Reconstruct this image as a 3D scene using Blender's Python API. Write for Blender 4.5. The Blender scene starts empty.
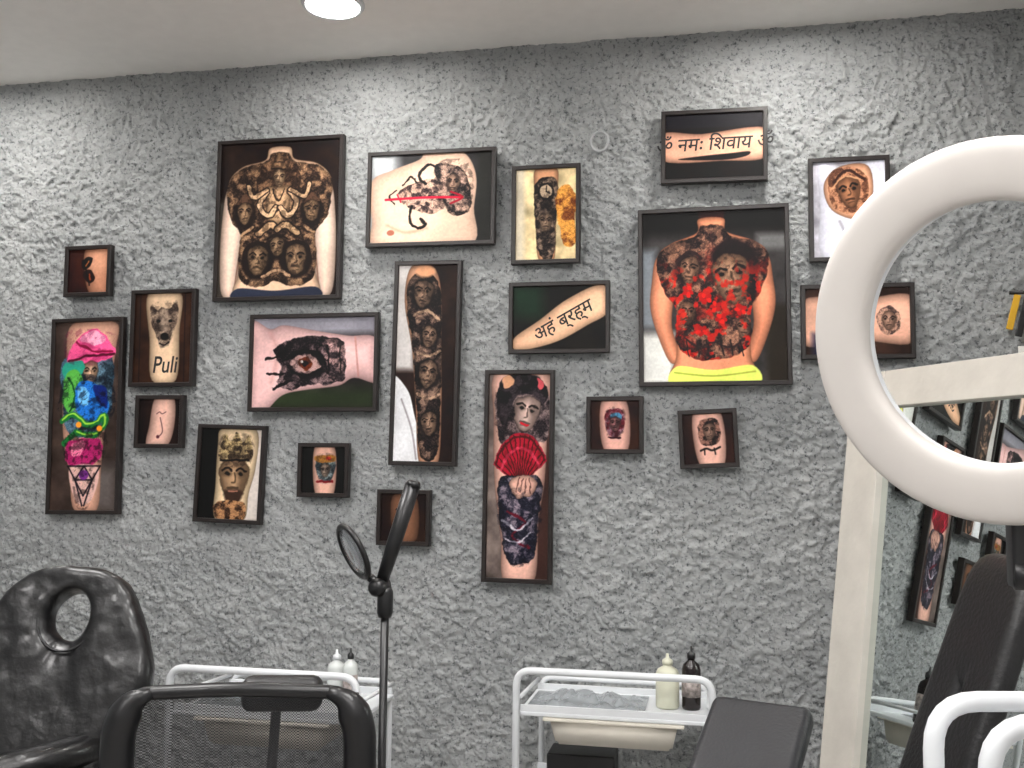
import bpy, bmesh, math, random
import numpy as np
from mathutils import Vector, Matrix, Euler

rng = np.random.RandomState(7)
random.seed(5)
TBL = rng.rand(16, 256, 256)
scene = bpy.context.scene
try:
    scene.view_settings.view_transform = 'Standard'
except Exception:
    pass

# ------------------------------------------------------------------ noise
def vn(x, y, seed=0):
    T = TBL[seed % 16]
    xi = np.floor(x).astype(int); yi = np.floor(y).astype(int)
    fx = x - xi; fy = y - yi
    fx = fx*fx*(3-2*fx); fy = fy*fy*(3-2*fy)
    x0 = xi % 256; x1 = (xi+1) % 256; y0 = yi % 256; y1 = (yi+1) % 256
    a = T[y0, x0]*(1-fx)+T[y0, x1]*fx
    b = T[y1, x0]*(1-fx)+T[y1, x1]*fx
    return a*(1-fy)+b*fy

def fbm(x, y, seed=0, o=4):
    s = 0; a = .5; t = 0
    for i in range(o):
        s = s + a*vn(x*2**i+17.3*i, y*2**i+9.1*i, seed+i); t += a; a *= .5
    return s/t

# ------------------------------------------------------------------ materials
def s2l(c):
    c = np.asarray(c, float)/255.
    return np.where(c <= .04045, c/12.92, ((c+.055)/1.055)**2.4)

MATS = {}
def mat(name, col, rough=.5, metal=0., coat=0., var=.08, scale=20., bump=0., bscale=60., emit=0., trans=0.):
    if name in MATS: return MATS[name]
    m = bpy.data.materials.new(name); m.use_nodes = True
    nt = m.node_tree; b = nt.nodes['Principled BSDF']
    l = s2l(col)
    tc = nt.nodes.new('ShaderNodeTexCoord')
    n = nt.nodes.new('ShaderNodeTexNoise'); n.inputs['Scale'].default_value = scale; n.inputs['Detail'].default_value = 4
    nt.links.new(tc.outputs['Object'], n.inputs['Vector'])
    r = nt.nodes.new('ShaderNodeValToRGB')
    r.color_ramp.elements[0].position = .3; r.color_ramp.elements[1].position = .7
    r.color_ramp.elements[0].color = (*[float(min(1, v*(1-var))) for v in l], 1)
    r.color_ramp.elements[1].color = (*[float(min(1, v*(1+var))) for v in l], 1)
    nt.links.new(n.outputs['Fac'], r.inputs['Fac']); nt.links.new(r.outputs['Color'], b.inputs['Base Color'])
    b.inputs['Roughness'].default_value = rough; b.inputs['Metallic'].default_value = metal
    b.inputs['Coat Weight'].default_value = coat; b.inputs['Coat Roughness'].default_value = .15
    if trans: b.inputs['Transmission Weight'].default_value = trans
    if bump:
        n2 = nt.nodes.new('ShaderNodeTexNoise'); n2.inputs['Scale'].default_value = bscale; n2.inputs['Detail'].default_value = 5
        nt.links.new(tc.outputs['Object'], n2.inputs['Vector'])
        bp = nt.nodes.new('ShaderNodeBump'); bp.inputs['Strength'].default_value = bump; bp.inputs['Distance'].default_value = .01
        nt.links.new(n2.outputs['Fac'], bp.inputs['Height']); nt.links.new(bp.outputs['Normal'], b.inputs['Normal'])
    if emit:
        nt.links.new(r.outputs['Color'], b.inputs['Emission Color']); b.inputs['Emission Strength'].default_value = emit
    MATS[name] = m
    return m

BLACKLEATHER = mat('black_leather', (15, 15, 17), .4, coat=.1, bump=.2, bscale=120)
GREYLEATHER = mat('dark_grey_leather', (38, 39, 43), .42, coat=.1, bump=.2, bscale=140)
BLACKPL = mat('black_plastic', (17, 17, 19), .35, bump=.05)
WHITEPL = mat('white_powdercoat', (214, 217, 220), .35, var=.03)
CREAM = mat('cream_plastic', (220, 214, 202), .4, var=.03)
CHROME = mat('chrome', (200, 200, 205), .2, metal=1, var=.02)
WOODW = mat('whitewashed_wood', (204, 199, 190), .55, var=.08, scale=9, bump=.1)

# ------------------------------------------------------------------ object helpers
def link(o, parent=None):
    scene.collection.objects.link(o)
    if parent: o.parent = parent
    return o

def empty(name, loc=(0, 0, 0)):
    e = bpy.data.objects.new(name, None); e.location = loc; e.empty_display_size = .1
    return link(e)

def from_bm(bm, name, material, parent=None, smooth=True):
    me = bpy.data.meshes.new(name)
    bmesh.ops.recalc_face_normals(bm, faces=bm.faces)
    bm.to_mesh(me); bm.free()
    if smooth:
        for p in me.polygons: p.use_smooth = True
    me.materials.append(material)
    return link(bpy.data.objects.new(name, me), parent)

def box(name, c, size, material, parent=None, rot=(0, 0, 0), bev=.004, seg=2, M=None):
    bm = bmesh.new(); bmesh.ops.create_cube(bm, size=1)
    bmesh.ops.scale(bm, vec=size, verts=bm.verts)
    if bev: bmesh.ops.bevel(bm, geom=bm.edges[:], offset=bev, segments=seg, profile=.5, affect='EDGES')
    T = Matrix.Translation(c) @ (M if M is not None else Euler([math.radians(v) for v in rot]).to_matrix().to_4x4())
    bmesh.ops.transform(bm, matrix=T, verts=bm.verts)
    o = from_bm(bm, name, material, parent, smooth=bev > 0)
    if bev: o.modifiers.new('wn', 'WEIGHTED_NORMAL')
    return o

def roundpath(pts, r=.04, n=6, closed=False):
    pts = [Vector(p) for p in pts]; out = []; N = len(pts)
    for i, p in enumerate(pts):
        if not closed and (i == 0 or i == N-1): out.append(p); continue
        a = pts[(i-1) % N]; b = pts[(i+1) % N]
        da = (a-p); db = (b-p); rr = min(r, da.length*.48, db.length*.48)
        A = p+da.normalized()*rr; B = p+db.normalized()*rr
        for k in range(n+1):
            t = k/n; out.append(A*(1-t)**2+p*2*t*(1-t)+B*t*t)
    return out

def tube(name, pts, r, material, parent=None, seg=10, closed=False, flat=1.0):
    bm = bmesh.new(); pts = [Vector(p) for p in pts]; N = len(pts); rings = []
    prev = None
    for i, p in enumerate(pts):
        if closed: t = pts[(i+1) % N]-pts[(i-1) % N]
        else: t = pts[min(i+1, N-1)]-pts[max(i-1, 0)]
        t.normalize()
        if prev is None:
            up = Vector((0, 1, 0)) if abs(t.y) < .9 else Vector((1, 0, 0))
            u = t.cross(up).normalized()
        else:
            u = (prev-t*prev.dot(t)).normalized()
        prev = u; w = t.cross(u)
        rr = r[i] if isinstance(r, (list, tuple)) else r
        rings.append([bm.verts.new(p+u*math.cos(2*math.pi*k/seg)*rr+w*math.sin(2*math.pi*k/seg)*rr*flat) for k in range(seg)])
    for i in range(N if closed else N-1):
        A = rings[i]; B = rings[(i+1) % N]
        for k in range(seg):
            bm.faces.new((A[k], A[(k+1) % seg], B[(k+1) % seg], B[k]))
    if not closed:
        bm.faces.new(rings[0]); bm.faces.new(rings[-1][::-1])
    return from_bm(bm, name, material, parent)

def lathe(name, prof, c, material, parent=None, seg=28, M=None, caps=True):
    bm = bmesh.new(); rings = []
    for r, z in prof:
        rings.append([bm.verts.new((r*math.cos(2*math.pi*k/seg), r*math.sin(2*math.pi*k/seg), z)) for k in range(seg)])
    pr = list(zip(rings[:-1], rings[1:]))
    if not caps: pr.append((rings[-1], rings[0]))
    for A, B in pr:
        for k in range(seg): bm.faces.new((A[k], A[(k+1) % seg], B[(k+1) % seg], B[k]))
    if caps: bm.faces.new(rings[0][::-1]); bm.faces.new(rings[-1])
    T = Matrix.Translation(c)
    if M is not None: T = T @ M
    bmesh.ops.transform(bm, matrix=T, verts=bm.verts)
    return from_bm(bm, name, material, parent)

def grid_obj(name, P, nx, ny, material, parent=None, smooth=True, col=None):
    me = bpy.data.meshes.new(name)
    idx = np.arange(nx*ny).reshape(ny, nx)
    q = np.stack([idx[:-1, :-1], idx[:-1, 1:], idx[1:, 1:], idx[1:, :-1]], -1).reshape(-1, 4)
    me.vertices.add(nx*ny); me.vertices.foreach_set('co', P.reshape(-1).astype(np.float32))
    nf = len(q); me.loops.add(nf*4); me.loops.foreach_set('vertex_index', q.reshape(-1).astype(np.int32))
    me.polygons.add(nf); me.polygons.foreach_set('loop_start', (np.arange(nf)*4).astype(np.int32))
    me.polygons.foreach_set('use_smooth', np.full(nf, smooth))
    me.update(calc_edges=True); me.validate()
    if col is not None:
        a = me.color_attributes.new('ink', 'FLOAT_COLOR', 'POINT')
        rgba = np.ones((nx*ny, 4), np.float32); rgba[:, :3] = col.reshape(-1, 3)
        a.data.foreach_set('color', rgba.reshape(-1))
    me.materials.append(material)
    return link(bpy.data.objects.new(name, me), parent)

# ------------------------------------------------------------------ camera
cam = bpy.data.cameras.new('camera'); co = bpy.data.objects.new('camera', cam); scene.collection.objects.link(co)
co.location = (0.67, -3.3, 1.35)
co.rotation_euler = [math.radians(v) for v in (94.8, -0.598, 11.45)]
cam.sensor_width = 36; cam.lens = 36*1000/1024; cam.clip_start = .05
scene.camera = co

# ------------------------------------------------------------------ room
XL, XR, YB, H = -2.35, 1.75, -5.2, 2.81
def plaster():
    m = bpy.data.materials.new('rough_grey_plaster'); m.use_nodes = True; nt = m.node_tree; b = nt.nodes['Principled BSDF']
    tc = nt.nodes.new('ShaderNodeTexCoord')
    def noise(sc, det, ro):
        n = nt.nodes.new('ShaderNodeTexNoise'); n.inputs['Scale'].default_value = sc; n.inputs['Detail'].default_value = det; n.inputs['Roughness'].default_value = ro
        nt.links.new(tc.outputs['Object'], n.inputs['Vector']); return n
    def ramp(n, p0, c0, p1, c1):
        r = nt.nodes.new('ShaderNodeValToRGB'); e = r.color_ramp.elements
        e[0].position = p0; e[1].position = p1
        e[0].color = (*[float(v) for v in s2l(c0)], 1); e[1].color = (*[float(v) for v in s2l(c1)], 1)
        nt.links.new(n.outputs['Fac'], r.inputs['Fac']); return r
    n1 = noise(2.2, 8, .7)
    r1 = ramp(n1, .3, (162, 165, 166), .72, (192, 194, 194))
    n3 = noise(75, 5, .72)
    r3 = ramp(n3, .35, (150, 152, 155), .47, (255, 255, 255))
    mx = nt.nodes.new('ShaderNodeMix'); mx.data_type = 'RGBA'; mx.blend_type = 'MULTIPLY'; mx.inputs[0].default_value = 1
    nt.links.new(r1.outputs['Color'], mx.inputs[6]); nt.links.new(r3.outputs['Color'], mx.inputs[7])
    nt.links.new(mx.outputs[2], b.inputs['Base Color'])
    n2 = noise(100, 7, .72)
    bp = nt.nodes.new('ShaderNodeBump'); bp.inputs['Strength'].default_value = .9; bp.inputs['Distance'].default_value = .014
    nt.links.new(n2.outputs['Fac'], bp.inputs['Height']); nt.links.new(bp.outputs['Normal'], b.inputs['Normal'])
    b.inputs['Roughness'].default_value = .9; b.inputs['Specular IOR Level'].default_value = .15
    return m
PL = plaster()
nx, ny = 1200, 822
X, Z = np.meshgrid(np.linspace(XL, XR, nx), np.linspace(0, H, ny))
d = .018*(fbm(X*3.5, Z*3.5, 1, 3)-.5)
d += .014*(fbm(X*17+fbm(X*9, Z*9, 3)*4, Z*12, 5, 3)-.5)
g = fbm(X*56+fbm(X*30, Z*30, 6, 2)*2, Z*50, 8, 4)
amp = .0085+.005*np.clip((fbm(X*1.6, Z*1.6, 11, 2)-.35)*3, 0, 1)
d += amp*(np.clip((g-.36)*2.5, 0, 1)-.5)
d += .004*(fbm(X*130, Z*130, 2, 2)-.5)
d = np.clip(d-d.mean(), -.02, .0175)
P = np.stack([X, -d, Z], -1)
grid_obj('wall_back', P[:, ::-1], nx, ny, PL)

WALLP = mat('painted_wall', (186, 186, 185), .85, bump=.2, bscale=40)
CEIL = mat('ceiling_paint', (236, 233, 229), .9, var=.02, bump=.05)
FLOOR = mat('floor_tile', (158, 155, 152), .4, var=.15, scale=6)
box('wall_left', (XL-.05, YB/2, H/2), (.1, -YB+.1, H), PL, bev=0)
box('wall_right', (XR+.05, YB/2, H/2), (.1, -YB+.1, H), WALLP, bev=0)
box('wall_front', ((XL+XR)/2, YB-.05, H/2), (XR-XL+.2, .1, H), WALLP, bev=0)
box('ceiling', ((XL+XR)/2, YB/2, H+.05), (XR-XL+.2, -YB+.2, .1), CEIL, bev=0)
box('floor', ((XL+XR)/2, YB/2, -.05), (XR-XL+.2, -YB+.2, .1), FLOOR, bev=0)

# ------------------------------------------------------------------ lights
EMD = mat('downlight_diffuser', (255, 251, 245), emit=150, var=.0)
EMP = mat('panel_diffuser', (255, 252, 250), emit=38, var=.0)
def downlight(x, y):
    e = empty('ceiling_downlight', (0, 0, 0))
    lathe('diffuser', [(.001, 0), (.082, 0), (.082, -.006), (.001, -.006)], (x, y, H-.004), EMD, e)
    lathe('trim', [(.084, 0), (.1, 0), (.1, -.004), (.094, -.012), (.084, -.012)], (x, y, H-.001), WHITEPL, e, caps=False)
downlight(-.506, -.424); downlight(.90, -.424); downlight(-1.92, -.424)
for x, y in [(-.9, -2.0), (.75, -2.2), (-.9, -3.9), (.75, -3.9)]:
    e = empty('ceiling_panel_light')
    box('diffuser', (x, y, H-.012), (.56, .56, .012), EMP, e, bev=0)
    for s in (-1, 1):
        box('rim', (x+s*.29, y, H-.012), (.02, .6, .022), WHITEPL, e, bev=.002)
        box('rim', (x, y+s*.29, H-.012), (.56, .02, .022), WHITEPL, e, bev=.002)
w = bpy.data.worlds.new('world'); scene.world = w; w.use_nodes = True
w.node_tree.nodes['Background'].inputs[0].default_value = (.5, .5, .52, 1); w.node_tree.nodes['Background'].inputs[1].default_value = .3

# ------------------------------------------------------------------ painting
def catmull(pts, n=6, closed=True):
    pts = np.array(pts, float); N = len(pts); out = []
    for i in range(N if closed else N-1):
        if closed: p = [pts[(i+k-1) % N] for k in range(4)]
        else: p = [pts[min(max(i+k-1, 0), N-1)] for k in range(4)]
        for t in np.arange(n)/n:
            out.append(.5*((2*p[1])+(-p[0]+p[2])*t+(2*p[0]-5*p[1]+4*p[2]-p[3])*t*t+(-p[0]+3*p[1]-3*p[2]+p[3])*t**3))
    if not closed: out.append(pts[-1])
    return np.array(out)

class Pic:
    def __init__(s, W, Hh, bg, res=3.0, mot=.2, seed=0):
        s.W, s.H = W, Hh; s.nx = int(W*res); s.ny = int(Hh*res)
        s.X0, s.Y0 = np.meshgrid(np.linspace(0, W, s.nx), np.linspace(0, Hh, s.ny))
        s.X, s.Y = s.X0, s.Y0
        s.C = np.ones((s.ny, s.nx, 3))*np.array(bg, float)
        s.C *= (1+mot*4*(fbm(s.X/16, s.Y/16, seed, 3)-.5))[..., None]
    def wp(s, amp=2.2, sc=7, seed=3):
        s.X = s.X0+amp*2*(fbm(s.X0/sc, s.Y0/sc, seed, 3)-.5); s.Y = s.Y0+amp*2*(fbm(s.X0/sc+40, s.Y0/sc, seed+4, 3)-.5)
    def nw(s): s.X, s.Y = s.X0, s.Y0
    def sd(s, pts, closed=True):
        P = np.array(pts, float)
        lo = P.min(0)-8; hi = P.max(0)+8
        ix = np.where((s.X0[0] >= lo[0]) & (s.X0[0] <= hi[0]))[0]; iy = np.where((s.Y0[:, 0] >= lo[1]) & (s.Y0[:, 0] <= hi[1]))[0]
        out = np.full(s.X.shape, 99.)
        if len(ix) == 0 or len(iy) == 0: return out
        sl = (slice(iy[0], iy[-1]+1), slice(ix[0], ix[-1]+1))
        x = s.X[sl]; y = s.Y[sl]; dd = np.full(x.shape, 1e9); ins = np.zeros(x.shape, bool)
        n = len(P)
        for i in range(n if closed else n-1):
            a = P[i]; b = P[(i+1) % n]; e = b-a; L = max(e@e, 1e-9)
            t = np.clip(((x-a[0])*e[0]+(y-a[1])*e[1])/L, 0, 1)
            dd = np.minimum(dd, (x-a[0]-t*e[0])**2+(y-a[1]-t*e[1])**2)
            if closed and a[1] != b[1]:
                c = ((a[1] > y) != (b[1] > y)) & (x < (b[0]-a[0])*(y-a[1])/(b[1]-a[1])+a[0])
                ins ^= c
        dd = np.sqrt(dd)
        out[sl] = np.where(ins, -dd, dd) if closed else dd
        return out
    def put(s, m, col):
        s.C = s.C*(1-m[..., None])+np.asarray(col, float)*m[..., None]
    def poly(s, pts, col, soft=1.1, a=1, sm=True, rnd=0, dk=.45):
        P = catmull(pts) if sm else pts
        sd = s.sd(P); m = np.clip(.5-sd/soft, 0, 1)*a
        col = np.asarray(col, float)*np.ones(s.C.shape)
        if rnd: col = col*(dk+(1-dk)*np.sqrt(np.clip(-sd/rnd, 0, 1)))[..., None]
        s.put(m, col); return m
    def ell(s, cx, cy, rx, ry, col, ang=0, **k):
        t = np.linspace(0, 2*math.pi, 25)[:-1]; c, q = math.cos(math.radians(ang)), math.sin(math.radians(ang))
        x = rx*np.cos(t); y = ry*np.sin(t)
        return s.poly(np.stack([cx+x*c-y*q, cy+x*q+y*c], -1), col, sm=False, **k)
    def line(s, pts, w, col, sm=True, a=1, closed=False, soft=1.0):
        P = catmull(pts, 5, closed) if sm else np.array(pts, float)
        if closed: P = np.vstack([P, P[:1]])
        sd = s.sd(P, False); s.put(np.clip(.5-(sd-w/2)/soft, 0, 1)*a, col)
    def rect(s, x0, y0, x1, y1, col, **k):
        return s.poly([(x0, y0), (x1, y0), (x1, y1), (x0, y1)], col, sm=False, **k)
    def face(s, x, y, r, sk, dk=(26, 20, 20), tilt=0, a=1):
        c, q = math.cos(math.radians(tilt)), math.sin(math.radians(tilt))
        def T(L): return [(x+(u*c-v*q)*r, y+(u*q+v*c)*r) for u, v in L]
        s.poly(T([(-.72, -.7), (0, -1.1), (.72, -.7), (.75, .1), (.45, .85), (0, 1.15), (-.45, .85), (-.75, .1)]), sk, rnd=r*.9, dk=.25, a=a, soft=1.6)
        sh = tuple(v*.45 for v in sk)
        s.poly(T([(.25, -.8), (.72, -.5), (.7, .2), (.4, .85), (.3, .2)]), sh, soft=r*.35, a=.6)
        for sg in (-1, 1):
            s.poly(T([(sg*.12, -.22), (sg*.35, -.38), (sg*.62, -.2), (sg*.36, -.05)]), sh, soft=r*.18, a=.9)
            s.line(T([(sg*.14, -.38), (sg*.36, -.5), (sg*.62, -.36)]), r*.11, dk); s.ell(*T([(sg*.36, -.2)])[0], r*.13, r*.09, dk)
        s.line(T([(.03, -.25), (.1, .18), (-.08, .25)]), r*.1, sh, soft=1.2); s.line(T([(-.26, .55), (0, .5), (.26, .55)]), r*.15, tuple(v*.4 for v in sk)); s.line(T([(-.2, .75), (.2, .75)]), r*.08, sh, soft=1.2)
    def ink(s, dark, light, sc=7, seed=0, thr=.5, sharp=5, sym=None):
        X = s.X0 if sym is None else np.abs(s.X0-sym)+3
        Y = s.Y0
        wx = fbm(X/(sc*1.2), Y/(sc*1.2), seed+2, 3)*2.6
        f = fbm(X/sc+wx, Y/sc+wx*.7, seed, 3)
        l = np.abs(np.sin(f*34))
        sh = np.clip((fbm(X/(sc*1.5)+5+wx*.3, Y/(sc*1.5), seed+5, 4)-thr)*sharp+.5, 0, 1)
        fine = fbm(s.X0/1.2, s.Y0/1.2, seed+1, 2)
        t = np.clip(sh*.7+.38*l-.14+.5*(fine-.5), 0, 1)[..., None]
        return np.array(dark, float)*(1-t)+np.array(light, float)*t
    def etch(s, pts, amt=.55, sc=5, seed=3, col=(20, 16, 18), sm=True):
        P = catmull(pts) if sm else pts
        m = np.clip(.5-s.sd(P)/1.5, 0, 1)
        w = fbm(s.X0/(sc*1.3), s.Y0/(sc*1.3), seed, 2)*2.5
        f = fbm(s.X0/sc+w, s.Y0/sc-w, seed+2, 2)
        ln = np.clip(1-np.abs(np.sin(f*22))/.42, 0, 1)
        sh = np.clip((.52-fbm(s.X0/(sc*1.1)+9, s.Y0/(sc*1.1), seed+4, 4))*6, 0, 1)
        s.put(m*np.clip(ln*.7+sh*.7, 0, 1)*amt, col)
    def finish(s):
        C = s.C
        C = C*(1+.12*(fbm(s.X0/2.0, s.Y0/2.0, 9, 3)-.5))[..., None]*(1+.22*(fbm(s.X0/30, s.Y0/30, 4, 2)-.5))[..., None]
        B = C.copy(); B[1:-1, 1:-1] = (C[1:-1, 1:-1]*3+C[:-2, 1:-1]+C[2:, 1:-1]+C[1:-1, :-2]+C[1:-1, 2:])/7
        L = B.mean(-1, keepdims=True); B = L+(B-L)*1.12
        B = (B-128)*1.17+126
        return np.clip(B, 6, 252)

pics = {}
INK = (26, 22, 24)
# 1 butterfly
p = Pic(48, 50, (50, 28, 20)); p.poly([(22, 0), (50, 0), (50, 50), (28, 50), (20, 25)], (196, 146, 122), rnd=14)
p.ell(34, 15, 11, 11, (216, 168, 142), a=.6, soft=10); p.wp(1.2, 5)
p.poly([(17, 16), (23, 10), (29, 12), (26, 20), (20, 24)], INK); p.poly([(19, 26), (27, 24), (32, 32), (27, 38), (21, 34)], (40, 26, 24)); p.line([(24, 14), (22, 20)], 1.2, (170, 110, 70)); p.line([(26, 28), (27, 34)], 1.4, (150, 80, 50))
p.line([(18, 14), (22, 25), (26, 40)], 1.3, (20, 15, 15)); p.nw(); pics[1] = p
# 2 colour sleeve
p = Pic(73, 197, (66, 56, 52)); p.rect(40, 150, 73, 197, (96, 90, 88), soft=20)
p.poly([(20, 4), (66, 4), (67, 30), (62, 70), (58, 110), (55, 150), (52, 194), (28, 194), (22, 160), (14, 120), (12, 80), (14, 40)], (218, 174, 154), rnd=14, dk=.55)
p.wp(2.4, 9)
p.poly([(12, 40), (62, 40), (58, 110), (20, 118), (12, 80)], p.ink((20, 34, 44), (96, 130, 150), 9, 1), a=.9)
p.poly([(16, 42), (26, 20), (44, 10), (60, 22), (66, 36), (50, 44), (30, 46)], (226, 104, 150)); p.poly([(30, 18), (44, 12), (56, 22), (40, 26)], (246, 178, 200)); p.line([(26, 22), (40, 32), (62, 34)], 2.4, (130, 24, 66)); p.line([(18, 42), (40, 38), (64, 37)], 2.6, (80, 18, 46))
p.face(41, 54, 10, (232, 196, 168)); p.poly([(12, 46), (30, 42), (34, 52), (24, 62), (12, 60)], (60, 150, 130))
p.poly([(14, 58), (26, 52), (34, 66), (30, 84), (20, 96), (12, 84)], (98, 166, 84)); p.line([(16, 60), (26, 76), (20, 94)], 2, (26, 80, 44))
p.poly([(30, 64), (46, 66), (60, 84), (56, 104), (34, 100), (26, 84)], (52, 118, 190)); p.poly([(44, 68), (58, 72), (58, 92), (48, 84)], (20, 46, 104)); p.poly([(30, 70), (38, 72), (40, 88), (30, 84)], (120, 180, 224))
p.etch([(12, 62), (64, 62), (60, 110), (16, 116)], .75, 5, 4, (14, 18, 28)); p.etch([(16, 12), (66, 16), (64, 44), (18, 44)], .4, 6, 2, (90, 10, 50))
p.line([(12, 104), (24, 98), (42, 108), (58, 100), (50, 118), (28, 116), (16, 128)], 6, (40, 110, 60)); p.line([(12, 103), (24, 97), (42, 107), (58, 99), (50, 117), (28, 115)], 1.8, (150, 196, 84))
p.poly([(20, 126), (50, 122), (54, 140), (36, 152), (20, 146)], (160, 50, 104)); p.poly([(24, 128), (36, 124), (34, 138), (24, 140)], (222, 130, 160)); p.etch([(18, 116), (56, 112), (54, 150), (20, 152)], .75, 4, 6)
p.nw()
p.poly([(22, 152), (52, 152), (46, 184), (30, 186)], (202, 170, 162))
for a in [((20, 150), (54, 150)), ((20, 150), (37, 180)), ((54, 150), (37, 180)), ((28, 164), (46, 164)), ((37, 150), (28, 164)), ((37, 150), (46, 164)), ((28, 164), (36, 190)), ((46, 164), (38, 190))]: p.line(a, 1.5, (22, 18, 30), sm=False)
p.ell(37, 159, 5, 5, (116, 60, 130)); p.ell(30, 108, 3, 3, (230, 150, 60)); p.ell(52, 112, 3, 3, (230, 150, 60)); p.etch([(26, 152), (48, 152), (44, 190), (30, 190)], .6, 4, 2); pics[2] = p
# 3 dog portrait
p = Pic(66, 97, (54, 38, 30))
for k in range(4): p.line([(8+k*16, 0), (9+k*16, 97)], 1, (30, 20, 16))
p.poly([(16, 2), (51, 2), (51, 40), (49, 92), (23, 92), (19, 50)], (212, 186, 160), rnd=9)
p.wp(1.4, 6); p.poly([(20, 14), (26, 20), (30, 16), (40, 18), (47, 10), (49, 28), (44, 42), (40, 56), (31, 58), (26, 46), (20, 32)], p.ink((62, 52, 48), (180, 160, 142), 6, 3, thr=.48)); p.nw()
p.poly([(30, 20), (38, 20), (39, 40), (35, 46), (31, 40)], (196, 176, 158), a=.7, soft=4); p.ell(35, 47, 4.5, 4, (28, 24, 24)); p.ell(28, 31, 2.2, 1.6, (12, 10, 10)); p.ell(41, 31, 2.2, 1.6, (12, 10, 10)); p.line([(30, 54), (35, 56), (40, 53)], 1.4, INK); p.etch([(20, 14), (48, 14), (44, 46), (35, 58), (26, 46)], .4, 3, 2); pics[3] = p
# 4 small wrist
p = Pic(50, 52, (34, 24, 20)); p.poly([(20, 0), (40, 0), (42, 30), (34, 52), (12, 52), (14, 30)], (226, 188, 174), rnd=10)
p.line([(22, 18), (25, 16), (28, 18), (32, 16)], .8, (80, 50, 60)); p.line([(26, 22), (29, 36), (25, 42)], .9, (80, 50, 60)); p.ell(24, 42, 1.8, 1.8, (90, 50, 60)); pics[4] = p
# 5 full back
p = Pic(129, 160, (38, 28, 24)); p.ell(66, 2, 10, 11, (30, 20, 18)); p.rect(0, 60, 10, 160, (70, 66, 62), soft=8)
for s_ in (0, 1):
    f = (lambda L: [((129-x) if s_ else x, y) for x, y in L])
    p.poly(f([(6, 70), (10, 48), (22, 32), (34, 60), (28, 92), (22, 154), (7, 154), (4, 110)]), (234, 208, 192), rnd=9)
    p.line(f([(20, 154), (24, 120), (27, 95)]), 1.5, (90, 60, 50), a=.6)
p.poly([(54, 8), (75, 8), (80, 20), (104, 26), (118, 42), (112, 72), (101, 95), (105, 135), (104, 156), (25, 156), (24, 135), (28, 95), (17, 72), (11, 42), (25, 26), (49, 20)], (216, 184, 160), rnd=6)
tor = [(56, 14), (73, 14), (80, 22), (104, 28), (119, 44), (116, 76), (104, 94), (105, 118), (101, 142), (80, 148), (64, 142), (49, 148), (28, 142), (24, 118), (25, 94), (13, 76), (10, 44), (25, 28), (49, 22)]
p.wp(1.5, 6); p.poly(tor, p.ink((36, 28, 26), (176, 144, 116), 5, 4, sym=64, thr=.5), rnd=5, dk=.6)
sk = (208, 178, 148); dk = (36, 28, 26)
p.poly([(64, 16), (82, 28), (86, 50), (64, 64), (42, 50), (46, 28)], p.ink((44, 34, 30), (140, 112, 90), 4, 2))
p.poly([(56, 31), (59, 22), (64, 13), (69, 22), (72, 31)], (140, 114, 92), rnd=5); p.line([(57, 30), (71, 30)], 2, dk); p.line([(59, 23), (69, 23)], 1.2, dk); p.face(64, 39, 8, sk)
p.poly([(50, 50), (58, 47), (70, 47), (78, 50), (76, 70), (72, 84), (56, 84), (52, 70)], (196, 164, 134), rnd=8, dk=.3)
for sg in (-1, 1):
    X_ = lambda v: 64+sg*v
    p.line([(X_(12), 53), (X_(20), 65), (X_(10), 77), (X_(2), 69)], 7, dk); p.line([(X_(12), 53), (X_(20), 65), (X_(10), 77), (X_(2), 69)], 4.5, sk)
    p.line([(X_(12), 51), (X_(27), 58), (X_(32), 46)], 6, dk); p.line([(X_(12), 51), (X_(27), 58), (X_(32), 46)], 3.6, (198, 168, 138))
    p.ell(X_(35), 73, 12, 15, dk, soft=3); p.face(X_(35), 73, 10, (184, 154, 126)); p.poly([(X_(27), 64), (X_(35), 54), (X_(43), 64), (X_(35), 62)], (90, 70, 58)); p.line([(X_(27), 88), (X_(38), 95)], 3, (170, 140, 114))
    p.line([(X_(20), 95), (X_(8), 86), (64, 91)], 8, dk); p.line([(X_(20), 95), (X_(8), 86), (64, 91)], 5, (188, 158, 128))
    p.ell(X_(20), 122, 17, 19, dk, soft=3); p.face(X_(20), 121, 14, (186, 156, 128)); p.line([(X_(8), 107), (X_(19), 103), (X_(32), 108), (X_(35), 122)], 3, dk)
p.line([(58, 50), (64, 62), (70, 50)], 1.4, dk); p.ell(64, 109, 10, 12, dk, soft=3); p.face(64, 108, 9, (184, 156, 128)); p.line([(54, 100), (64, 96), (74, 100)], 2.4, dk); p.line([(50, 138), (64, 132), (78, 138)], 3, (180, 150, 124))
p.etch(tor, .62, 3.2, 3, (28, 22, 20)); p.nw()
p.poly([(24, 149), (64, 152), (105, 149), (105, 162), (24, 162)], (50, 54, 68)); pics[5] = p
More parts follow.
